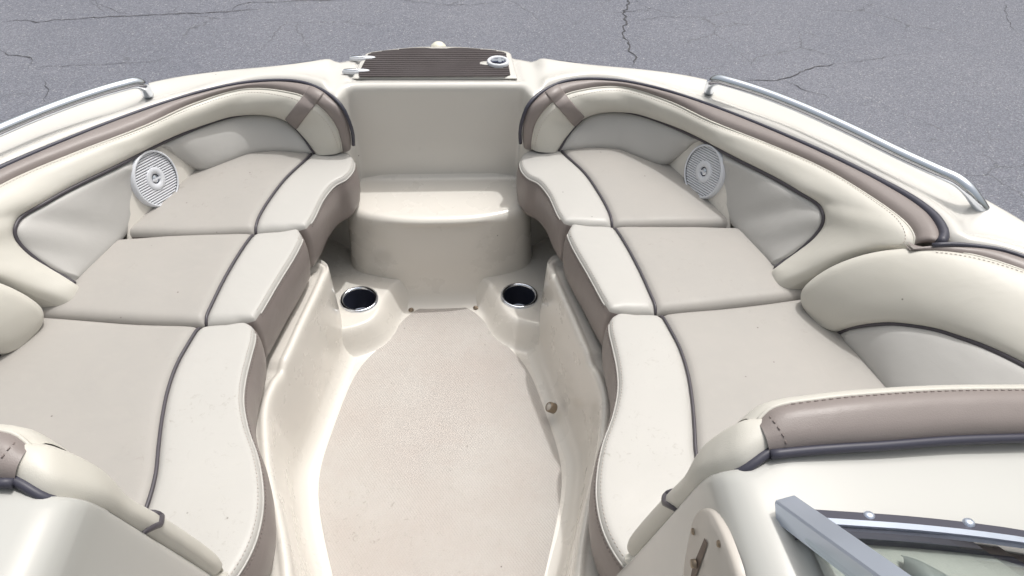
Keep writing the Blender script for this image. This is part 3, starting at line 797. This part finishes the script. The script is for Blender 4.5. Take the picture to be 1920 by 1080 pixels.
# ---- door catch plate on the console's inner side, starboard
PL_N = Vector((-.245, 0, .073)).normalized(); PL_N = Vector((-1, 0, .026)).normalized()
def on_side(px, py, h=0):
    d = (FWD+RT*((px-960)/FOC)+UP*((540-py)/FOC)); q = Vector((.268, 0, 0)); t = (q-CAMPOS).dot(PL_N)/d.dot(PL_N)
    return CAMPOS+d*t+PL_N*h
out = catmull([on_side(*p) for p in ((1332, 953), (1350, 958), (1366, 985), (1385, 1030), (1402, 1085), (1405, 1130), (1300, 1130), (1296, 1080), (1305, 1020), (1318, 968))], .006, closed=True)
m = MB(); n = len(out); cc = sum(out, Vector())/n
m.V = [p+PL_N*.001 for p in out]+[p+PL_N*.006 for p in out]+[cc+(p-cc)*.965+PL_N*.009 for p in out]+[cc+PL_N*.009]
for i in range(n):
    j = (i+1) % n; m.F += [(i, j, n+j, n+i), (n+i, n+j, 2*n+j, 2*n+i), (2*n+i, 2*n+j, 3*n)]
plate = m.build('catch_plate', PLATE, con_r); plate['label'] = 'rounded cream plate with a slotted door catch'
m = MB(); V = [on_side(*p, .010) for p in ((1341, 1008), (1347, 1018), (1325, 1080), (1318, 1110), (1308, 1110), (1318, 1060))]
m.add(V, [tuple(range(6))]); # slot is a flat dark brown face just above the plate
m.build('slot', material('slot_brown', (.14, .10, .08), .6), con_r, False)
lathe([(.0001, .004), (.004, .004), (.0045, 0)], on_side(1325, 1056, .011), PL_N, 14).build('catch', BRASS, con_r)
for px in ((1318, 996), (1368, 1019)):
    lathe([(.0001, .0018), (.0028, .0018), (.0034, 0)], on_side(*px, .0092), PL_N, 14).build('screw', BRASS, con_r)

# ---- windscreen on the starboard console
ws = empty('windscreen', (.45, .42, CZ)); ws.parent = boat; ws.matrix_parent_inverse = Matrix.Translation(boat.location).inverted()
tag(ws, 'aluminium framed windscreen standing on the starboard console')
base = catmull(S3([(1470, 958, .445), (1560, 964, .445), (1700, 974, .445), (1830, 988, .444), (1930, 1003, .442), (2060, 1030, .44), (2250, 1080, .435)]), .015)
rake = Vector((.02, -.85, .53)).normalized()
def ribbon(P, a, b, th, name, mat, off=Vector((0, 0, 0))):
    """flat bar following P from height a to b along the rake, th thick"""
    m = MB(); nrm = Vector((0, .53, .85)).normalized()
    for p in P:
        q = p+off; m.V += [q+rake*a, q+rake*b, q+rake*b+nrm*th, q+rake*a+nrm*th]
    for i in range(len(P)-1):
        for j in range(4): m.F.append((i*4+j, i*4+(j+1) % 4, (i+1)*4+(j+1) % 4, (i+1)*4+j))
    m.F += [(0, 1, 2, 3), tuple(4*(len(P)-1)+k for k in (3, 2, 1, 0))]
    return m.build(name, mat, ws, False)
rake_g = rake; rake = Vector((0, -.97, .22)).normalized()
def slab(a, b, h, name, mat):
    m = MB()
    for p in base: q = p+Vector((0, 0, -.006)); m.V += [q+rake*a, q+rake*a+Vector((0, 0, h)), q+rake*b+Vector((0, 0, h)), q+rake*b]
    for i in range(len(base)-1):
        for j in range(4): m.F.append((i*4+j, i*4+(j+1) % 4, (i+1)*4+(j+1) % 4, (i+1)*4+j))
    m.F += [(0, 1, 2, 3), tuple(4*(len(base)-1)+k for k in (3, 2, 1, 0))]
    return m.build(name, mat, ws, False)
slab(-.001, .0095, .010, 'gasket', RUBBER)
slab(.0095, .0160, .012, 'lower_frame', ALU)
slab(.0160, .0275, .0085, 'gasket_reflection', RUBBER)  # dark bar stands in for the gasket's reflection in the glass
base = [p+Vector((0, -.020, .004)) for p in base]; rake0 = .0; rake = rake_g
m = MB()
for p in base: m.V += [p+rake*.0+Vector((0, .001, 0)), p+rake*.42+Vector((0, .001, 0)), p+rake*.42+Vector((0, .005, .002)), p+rake*.0+Vector((0, .005, .002))]
for i in range(len(base)-1):
    for j in range(4): m.F.append((i*4+j, i*4+(j+1) % 4, (i+1)*4+(j+1) % 4, (i+1)*4+j))
m.F += [(0, 1, 2, 3), tuple(4*(len(base)-1)+k for k in (3, 2, 1, 0))]
m.build('glass', GLASS, ws, False)
# post: rectangular section, bevelled
p_b = pt(1474, 955, .445); p_t = min((pt(1700, 1120, .44+.002*k) for k in range(1, 120)), key=lambda q: abs((q.z-p_b.z)-.62*(p_b.y-q.y)))
ax = (p_t-p_b).normalized(); sx = Vector((1, .25, 0)); sx = (sx-ax*sx.dot(ax)).normalized(); sy = ax.cross(sx)
m = MB(); sec = [(-.0125, -.010), (-.0105, -.012), (.0105, -.012), (.0125, -.010), (.0125, .010), (.0105, .012), (-.0105, .012), (-.0125, .010)]
for t in (0, 1.0, 2.2):
    for (a, b) in sec: m.V.append(p_b+(p_t-p_b)*t+sx*a*.82+sy*b*.9)
for i in range(2):
    for j in range(8): m.F.append((i*8+j, i*8+(j+1) % 8, i*8+8+(j+1) % 8, i*8+8+j))
m.F += [tuple(range(7, -1, -1)), tuple(range(16, 24))]
m.build('side_post', ALU, ws, False)
for px in ((1629, 968), (1816, 981)):
    p = pt(*px, .448); q = lathe([(.0001, .0035), (.003, .0032), (.0045, .0018), (.005, 0)], p, Vector((0, .3, 1)), 18); q.build('screw_cover', ALU, ws)

# dash top behind the windscreen
m = MB(); dp = [pt(px, py, .440) for px, py in ((1500, 985), (1560, 989), (1700, 999), (1830, 1013), (1930, 1029), (2060, 1056), (2250, 1106))]; dp = catmull(dp, .03)
for p in dp:
    for j, (dy, z) in enumerate(((0, .4405), (-.02, .4445), (-.06, .4485), (-.12, .448), (-.20, .44), (-.28, .41))): m.V.append(Vector((p.x, p.y+dy+.004, z+(p.z-.440))))
for i in range(len(dp)-1):
    for j in range(5): m.F.append((i*6+j, (i+1)*6+j, (i+1)*6+j+1, i*6+j+1))
m.build('dash_top', DASH, con_r)
h0, h1 = pt(1690, 1042, .452), pt(1800, 1100, .452); m = MB()
for k in range(13):
    u = k/12; c_ = h0.lerp(h1, u); w_ = .022*math.sin(math.pi*min(1, u*1.0+.04))**.7
    for j in range(9): q = math.pi*j/8; m.V.append(c_+Vector((-.3, -.95, 0)).normalized()*(w_*math.cos(q)+w_*.9)+Vector((0, 0, .016*math.sin(q)*min(1, w_/.02)-.001)))
for k in range(12):
    for j in range(8): m.F.append((k*9+j, k*9+j+1, (k+1)*9+j+1, (k+1)*9+j))
m.build('instrument_hood', material('dark_dash_vinyl', (.24, .26, .26), .45), con_r)

# ---- grab rails
RAIL = S3([(1329, 172, .160), (1331, 163, .178), (1336, 154, .198), (1347, 150, .209), (1365, 154, .213), (1420, 171, .217), (1494, 199, .222), (1593, 243, .228), (1692, 291, .233), (1760, 322, .236),
           (1795, 338, .236), (1815, 355, .229), (1830, 375, .214), (1846, 398, .192)])
def rail(sign, label):
    P = catmull(RAIL, .008); t = tube(P, .0124, 18)
    if sign < 0: t.mirror()
    o = t.build('grab_rail', STEEL, boat); tag(o, label)
    for e, q in ((-1, Vector((0, 0, 1))), ):
        c = P[e]; c = Vector((c.x*sign, c.y, c.z-.006)); lathe([(.0125, .007), (.018, .005), (.024, .0), (.030, -.008)], c, q, 24).build('foot_boss', GELD, o)
rail(1, 'polished stainless starboard grab rail'); rail(-1, 'polished stainless port grab rail')

# ---- anchor locker hatch
HZ = .146
hat = [pt(660, 147.5, HZ), pt(971, 147.5, HZ), pt(966, 130, HZ), pt(958, 101, HZ), pt(950, 97, HZ), pt(920, 93, HZ), pt(860, 88.5, HZ), pt(822, 88, HZ), pt(785, 88.5, HZ), pt(745, 92, HZ), pt(700, 97.5, HZ), pt(686, 101, HZ), pt(674, 118, HZ)]
HP = [Vector((p.x, p.y)) for p in hat]
def densify(P, h=.006):
    o = []
    for i, p in enumerate(P):
        q = P[(i+1) % len(P)]; k = max(1, int((q-p).length/h)); o += [p.lerp(q, j/k) for j in range(k)]
    return o
def chaikin(P, n=2):
    for _ in range(n): P = [q for i in range(len(P)) for q in (P[i].lerp(P[(i+1) % len(P)], .25), P[i].lerp(P[(i+1) % len(P)], .75))]
    return P
HPd = chaikin(densify(HP, .012), 2)
hz = lambda X, Y: HZ+.004-.004*np.exp(-pdist(X, Y, HPd, True)/.003)
hatch = fill(HPd, hz, 'hatch', GELD, boat, grid=.02, rings=(.002, .005)); tag(hatch, 'anchor locker hatch with brown ribbed tread')
padp = [(674, 143.6), (947, 143), (957, 139.5), (954, 124), (951, 112), (949, 100), (940, 97), (920, 94), (885, 91), (857, 89.3), (845, 90.5), (837, 91.5), (807, 91.2), (800, 90), (789, 89.2), (770, 90.5), (745, 93),
        (720, 95.5), (697, 99), (690, 102), (687, 110), (682, 118), (677, 128), (672, 138)]
PP = densify([Vector((pt(x, y, HZ+.006).x, pt(x, y, HZ+.006).y)) for x, y in padp], .006)
ztop = lambda X, Y: HZ+.0055+0*X
tb = fill(PP, ztop, 'tread_pad', TREADB, hatch, grid=.02, rings=()); tb['label'] = 'brown ribbed non-slip pad'
# ribs: clip horizontal strips to the pad outline
rb = MB(); ys = np.arange(1.7605, 1.93, .0112)
def clip(P, c, keep_above):
    o = []
    for i, p in enumerate(P):
        q = P[(i+1) % len(P)]; a = (p.y >= c) == keep_above; b = (q.y >= c) == keep_above
        if a: o.append(p)
        if a != b: o.append(p.lerp(q, (c-p.y)/(q.y-p.y)))
    return o
for y in ys:
    Q = clip(clip(PP, y-.0046, True), y+.0046, False)
    if len(Q) < 3 or max(q.x for q in Q)-min(q.x for q in Q) < .01: continue
    z0 = float(ztop(np.array([0.]), np.array([y]))[0]); k = len(Q)
    rb.add([(q.x, q.y, z0) for q in Q]+[(q.x*.998, y+(q.y-y)*.88, z0+.0016) for q in Q], [tuple(range(k, 2*k))]+[(i, (i+1) % k, k+(i+1) % k, k+i) for i in range(k)])
ro = rb.build('tread_ribs', TREAD, hatch, False); ro['kind'] = 'stuff'
def ellipse_plate(c, a, b, z, h, name, mat, par, ang=0):
    m = MB(); seg = 28; ca, sa = math.cos(ang), math.sin(ang)
    for (s, hh) in ((1, 0), (1, h*.6), (.92, h), (.001, h*1.05)):
        for k in range(seg):
            q = 2*math.pi*k/seg; x, y = a*s*math.cos(q), b*s*math.sin(q); m.V.append(Vector((c.x+x*ca-y*sa, c.y+x*sa+y*ca, z+hh)))
    for i in range(3):
        for k in range(seg): m.F.append((i*seg+k, i*seg+(k+1) % seg, (i+1)*seg+(k+1) % seg, (i+1)*seg+k))
    return m.build(name, mat, par)
for (px, py, w) in ((680, 107, .034), (667.5, 131.5, .035)):
    c = pt(px, py, HZ+.008); hg = ellipse_plate(c, w, .0085, HZ+.001, .0075, 'hinge', PLASTIC, hatch)
    ellipse_plate(c+Vector((-.012, -.001, 0)), w*.55, .0045, HZ+.008, .003, 'hinge_pin', STEEL, hatch)
c = pt(934, 117.5, HZ+.008)
ellipse_plate(c+Vector((-.022, 0, 0)), .026, .012, HZ+.005, .003, 'latch_surround', GELD, hatch)
lt = lathe([(.0285, 0), (.0285, .007), (.026, .0095), (.021, .0085), (.020, .004)], (c.x, c.y, HZ+.006), seg=36).build('latch', PLASTIC, hatch)
lathe([(.020, .004), (.0001, .0035)], (c.x, c.y, HZ+.006), seg=30).build('latch_dish', DARK, hatch)
m = MB(); m.box((c.x, c.y, HZ+.0135), (.030, .008, .004)); m.box((c.x+.004, c.y+.002, HZ+.0135), (.008, .022, .005)); m.build('latch_handle', STEEL, hatch, False)

# bow light
lp = pt(822, 92, .135); bl = lathe([(.025, 0), (.025, .010), (.0235, .020), (.019, .030), (.012, .0365), (.005, .039), (.0001, .0395)], (lp.x, lp.y+.010, .111)).build('bow_light', LAMPW, boat); tag(bl, 'domed white bow light')
# decals on the bow shoulders
for sx_ in (1, -1):
    P = catmull([Vector((sx_*x, y, 0)) for x, y in ((.30, 1.846), (.34, 1.835), (.39, 1.822))], .01)
    V = []; 
    for i, p in enumerate(P):
        for dy in (-.006, .004):
            X = np.array([p.x]); Y = np.array([p.y-.012+dy*(1-abs(2*i/(len(P)-1)-1)*.8)]); V.append(Vector((X[0], Y[0], float(deck_z(X, Y)[0])+.0012)))
    F = [(2*i, 2*i+1, 2*i+3, 2*i+2) for i in range(len(P)-1)]
    obj('decal', V, F, DECAL, boat, False)

# ------------------------------------------------------------------ seat cushions (lift-out)
def poly(seq): return [Vector((pt(x, y, z).x, pt(x, y, z).y)) for x, y, z in seq]
SE = [  # inner seam (front to back), groove, outer corner points; heights of the seam
    dict(inner=[(984, 287, -.006), (976, 297, -.006), (977, 315, -.006), (990, 331, -.006), (1009, 341, -.006), (1029, 365, -.006), (1047, 403, -.006), (1058, 423, -.012)],
         rest=[(1100, 424.5, -.01), (1200, 425.5, -.01), (1300, 424, -.01), (1376, 421, -.01), (1352, 385, 0), (1300, 335, 0), (1262, 296, 0), (1225, 280, 0), (1180, 262, 0), (1110, 262, 0), (1050, 268, 0), (1010, 275, 0)],
         groove=[(1048, 270, 0), (1056, 285, 0), (1098, 327, 0), (1123, 362, 0), (1143, 397, 0), (1150, 424, -.004)]),
    dict(inner=[(1072, 425, -.012), (1065, 436, -.006), (1070, 452, -.006), (1083, 478, -.006), (1098, 504, -.006), (1113, 531, -.006), (1130, 562, -.006), (1143, 588, -.012)],
         rest=[(1190, 589, -.01), (1260, 586, -.01), (1340, 579, -.01), (1430, 568, -.01), (1530, 556, -.01), (1480, 495, 0), (1430, 445, 0), (1400, 423, 0), (1300, 426, -.01), (1200, 427.5, -.01), (1120, 426, -.01)],
         groove=[(1153, 428, -.004), (1168, 449, 0), (1197, 501, 0), (1218, 545, 0), (1229, 570, 0), (1231, 588, -.004)]),
    dict(inner=[(1160, 592, -.012), (1146, 597, -.006), (1143, 615, -.006), (1150, 650, -.006), (1158, 690, -.006), (1160, 730, -.006), (1150, 780, -.006), (1132, 830, -.006), (1122, 880, -.006), (1120, 930, -.006), (1130, 985, -.006), (1150, 1030, -.006), (1185, 1078, -.006), (1230, 1125, -.006)],
         rest=[(1400, 1060, 0), (1600, 960, 0), (1780, 890, 0), (1700, 740, 0), (1640, 660, 0), (1580, 600, 0), (1535, 558, -.01), (1440, 570, -.01), (1340, 582, -.01), (1240, 591, -.01)],
         groove=[(1241, 591, -.004), (1256, 615, 0), (1276, 655, 0), (1290, 700, 0), (1298, 750, 0), (1302, 800, 0), (1305, 850, 0), (1314, 893, 0), (1330, 940, 0), (1352, 1000, 0), (1385, 1068, 0)]),
]
def cushion(k, sign, label):
    s = SE[k]; inner = catmull([Vector((*v, 0)) for v in poly(s['inner'])], .006); ri = [Vector((*v, 0)) for v in poly(s['rest'])]
    raw = [Vector((v.x, v.y)) for v in inner]+[Vector((v.x, v.y)) for v in ri]; raw = densify(raw, .012)
    # drop the closing densify segment duplicate, then smooth corners
    O = chaikin(densify(chaikin(raw, 1), .01), 1)
    O = [Vector((v.x, v.y)) for v in resample([Vector((*v, 0)) for v in O]+[Vector((*O[0], 0))], int(len(O)*.8))][:-1]
    if sign < 0: O = [Vector((-v.x, v.y)) for v in O][::-1]
    G = [Vector((v.x*sign, v.y)) for v in catmull([Vector((*v, 0)) for v in poly(s['groove'])], .006)]
    # shorten/extend groove to outline
    def near(p): return min(range(len(O)), key=lambda i: (O[i]-p).length)
    G = [g_ for g_ in G if bool(inside(np.array([g_.x]), np.array([g_.y]), O)[0]) and pdist(np.array([g_.x]), np.array([g_.y]), O, True)[0] > .004]
    i, j = near(G[0]), near(G[-1])
    r_row = .020
    inn = [Vector((v.x*sign, v.y)) for v in inner]
    def zf(X, Y):
        d = pdist(X, Y, O, True); di = pdist(X, Y, inn)
        w = sstep(.0, .03, di-d); r = .011+(r_row-.011)*w
        dd = np.minimum(d, r); z = -r+np.sqrt(np.maximum(r*r-(r-dd)**2, 0))
        z = z*.8+.006*(1-np.exp(-d/.05))
        dg = pdist(X, Y, G)
        z = z-.0065*np.exp(-(dg/.007)**2)-.002*np.exp(-(dg/.02)**2)
        # gentle body sag and wrinkles
        z = z+.0012*np.sin(X*21+k*2)*np.sin(Y*17+k)
        return z
    c = sum(O, Vector((0, 0)))/len(O)
    root = empty('seat_cushion', (c.x, c.y, -.12)); tag(root, label, 'cushion', 'lift-out seat cushions round the bow')
    a, b = min(i, j), max(i, j)
    gA = G if i < j else G[::-1]     # gA goes from O[a] to O[b]
    part1 = O[a:b+1]+list(reversed(gA)); part2 = O[b:]+O[:a+1]+gA
    d1 = np.mean([min((p-q).length for q in inn) for p in O[a:b+1][::4]]); d2 = np.mean([min((p-q).length for q in inn) for p in (O[b:]+O[:a+1])[::4]])
    pw, pg = (part1, part2) if d1 < d2 else (part2, part1)
    fill(pw, zf, 'front_bolster', WHITE, root); fill(pg, zf, 'seat_panel', GREY, root)
    # side band
    A = np.array([(v.x, v.y) for v in O]); Z = zf(A[:, 0], A[:, 1]); cn = Vector((c.x, c.y)); m = MB(); n = len(O)
    T = np.roll(A, -1, 0)-np.roll(A, 1, 0); T /= np.linalg.norm(T, axis=1)[:, None]; N = np.stack([T[:, 1], -T[:, 0]], 1)
    ar = .5*np.sum(A[:, 0]*np.roll(A[:, 1], -1)-np.roll(A[:, 0], -1)*A[:, 1])
    if ar < 0: N = -N
    wi = np.exp(-(pdist(A[:, 0], A[:, 1], inn)/.02)**2)
    lv = [(0, 0), (.0015, -.004), (.004, -.012), (.0065, -.03), (.007, -.05), (.006, -.075), (.003, -.098), (-.004, -.112), (-.02, -.116)]
    for (o, dz_) in lv:
        for q in range(n): m.V.append(Vector((A[q, 0]+N[q, 0]*o*(wi[q]*1.2-.15), A[q, 1]+N[q, 1]*o*(wi[q]*1.2-.15), Z[q]+dz_)))
    for L_ in range(len(lv)-1):
        for q in range(n):
            f = (L_*n+q, (L_+1)*n+q, (L_+1)*n+(q+1) % n, L_*n+(q+1) % n); m.F.append(f if ar > 0 else tuple(reversed(f)))
    m.F.append(tuple((len(lv)-1)*n+q for q in range(n)))
    m.build('side_band', TAUPE, root)
    Gx = np.array([g_.x for g_ in G]); Gy = np.array([g_.y for g_ in G]); Gz = zf(Gx, Gy)
    e0 = O[i]; e1 = O[j]; gp = [Vector((x, y, z+.0035)) for x, y, z in zip(Gx, Gy, Gz)]
    z0 = float(zf(np.array([e0.x]), np.array([e0.y]))[0]); z1 = float(zf(np.array([e1.x]), np.array([e1.y]))[0])
    gp = [Vector((e0.x, e0.y, z0))]+gp+[Vector((e1.x, e1.y, z1+.001))]
    tube(gp, .0031, 8).build('piping', PIPE, root)
    # stitched seam at the aisle edge
    idx = [q for q in range(n) if min((O[q]-w).length for w in inn[6:-4]) < .006]
    # contiguous order
    if idx:
        k0 = max(range(len(idx)), key=lambda t: (idx[t]-idx[t-1]) % n if t else (idx[0]-idx[-1]) % n); idx = idx[k0:]+idx[:k0]
        for off, mat, nm in ((.0050, THREAD, 'stitching'), ):
            P = [Vector((A[q, 0]-N[q, 0]*off, A[q, 1]-N[q, 1]*off, 0)) for q in idx]
            zz = zf(np.array([p.x for p in P]), np.array([p.y for p in P]))
            stitches([Vector((p.x, p.y, z+.0004)) for p, z in zip(P, zz)], nm, mat, root)
        P = [Vector((A[q, 0]+N[q, 0]*.0036, A[q, 1]+N[q, 1]*.0036, Z[q]-.007)) for q in idx]
        stitches(P, 'stitching', THREADD, root)
        tube([Vector((A[q, 0]+N[q, 0]*.0008, A[q, 1]+N[q, 1]*.0008, Z[q]-.0012)) for q in idx], .0016, 6).build('seam', WHITE, root)
    return root
cushion(0, -1, 'small port seat cushion nearest the bow step, with a notched aisle edge')
cushion(1, -1, 'middle port seat cushion, second back from the bow step')
cushion(2, -1, 'large port seat cushion beside the port console, curved aisle edge')
cushion(0, 1, 'small starboard seat cushion nearest the bow step, with a notched aisle edge')
cushion(1, 1, 'middle starboard seat cushion, second back from the bow step')
cushion(2, 1, 'large starboard seat cushion in front of the windscreen console, curved aisle edge')
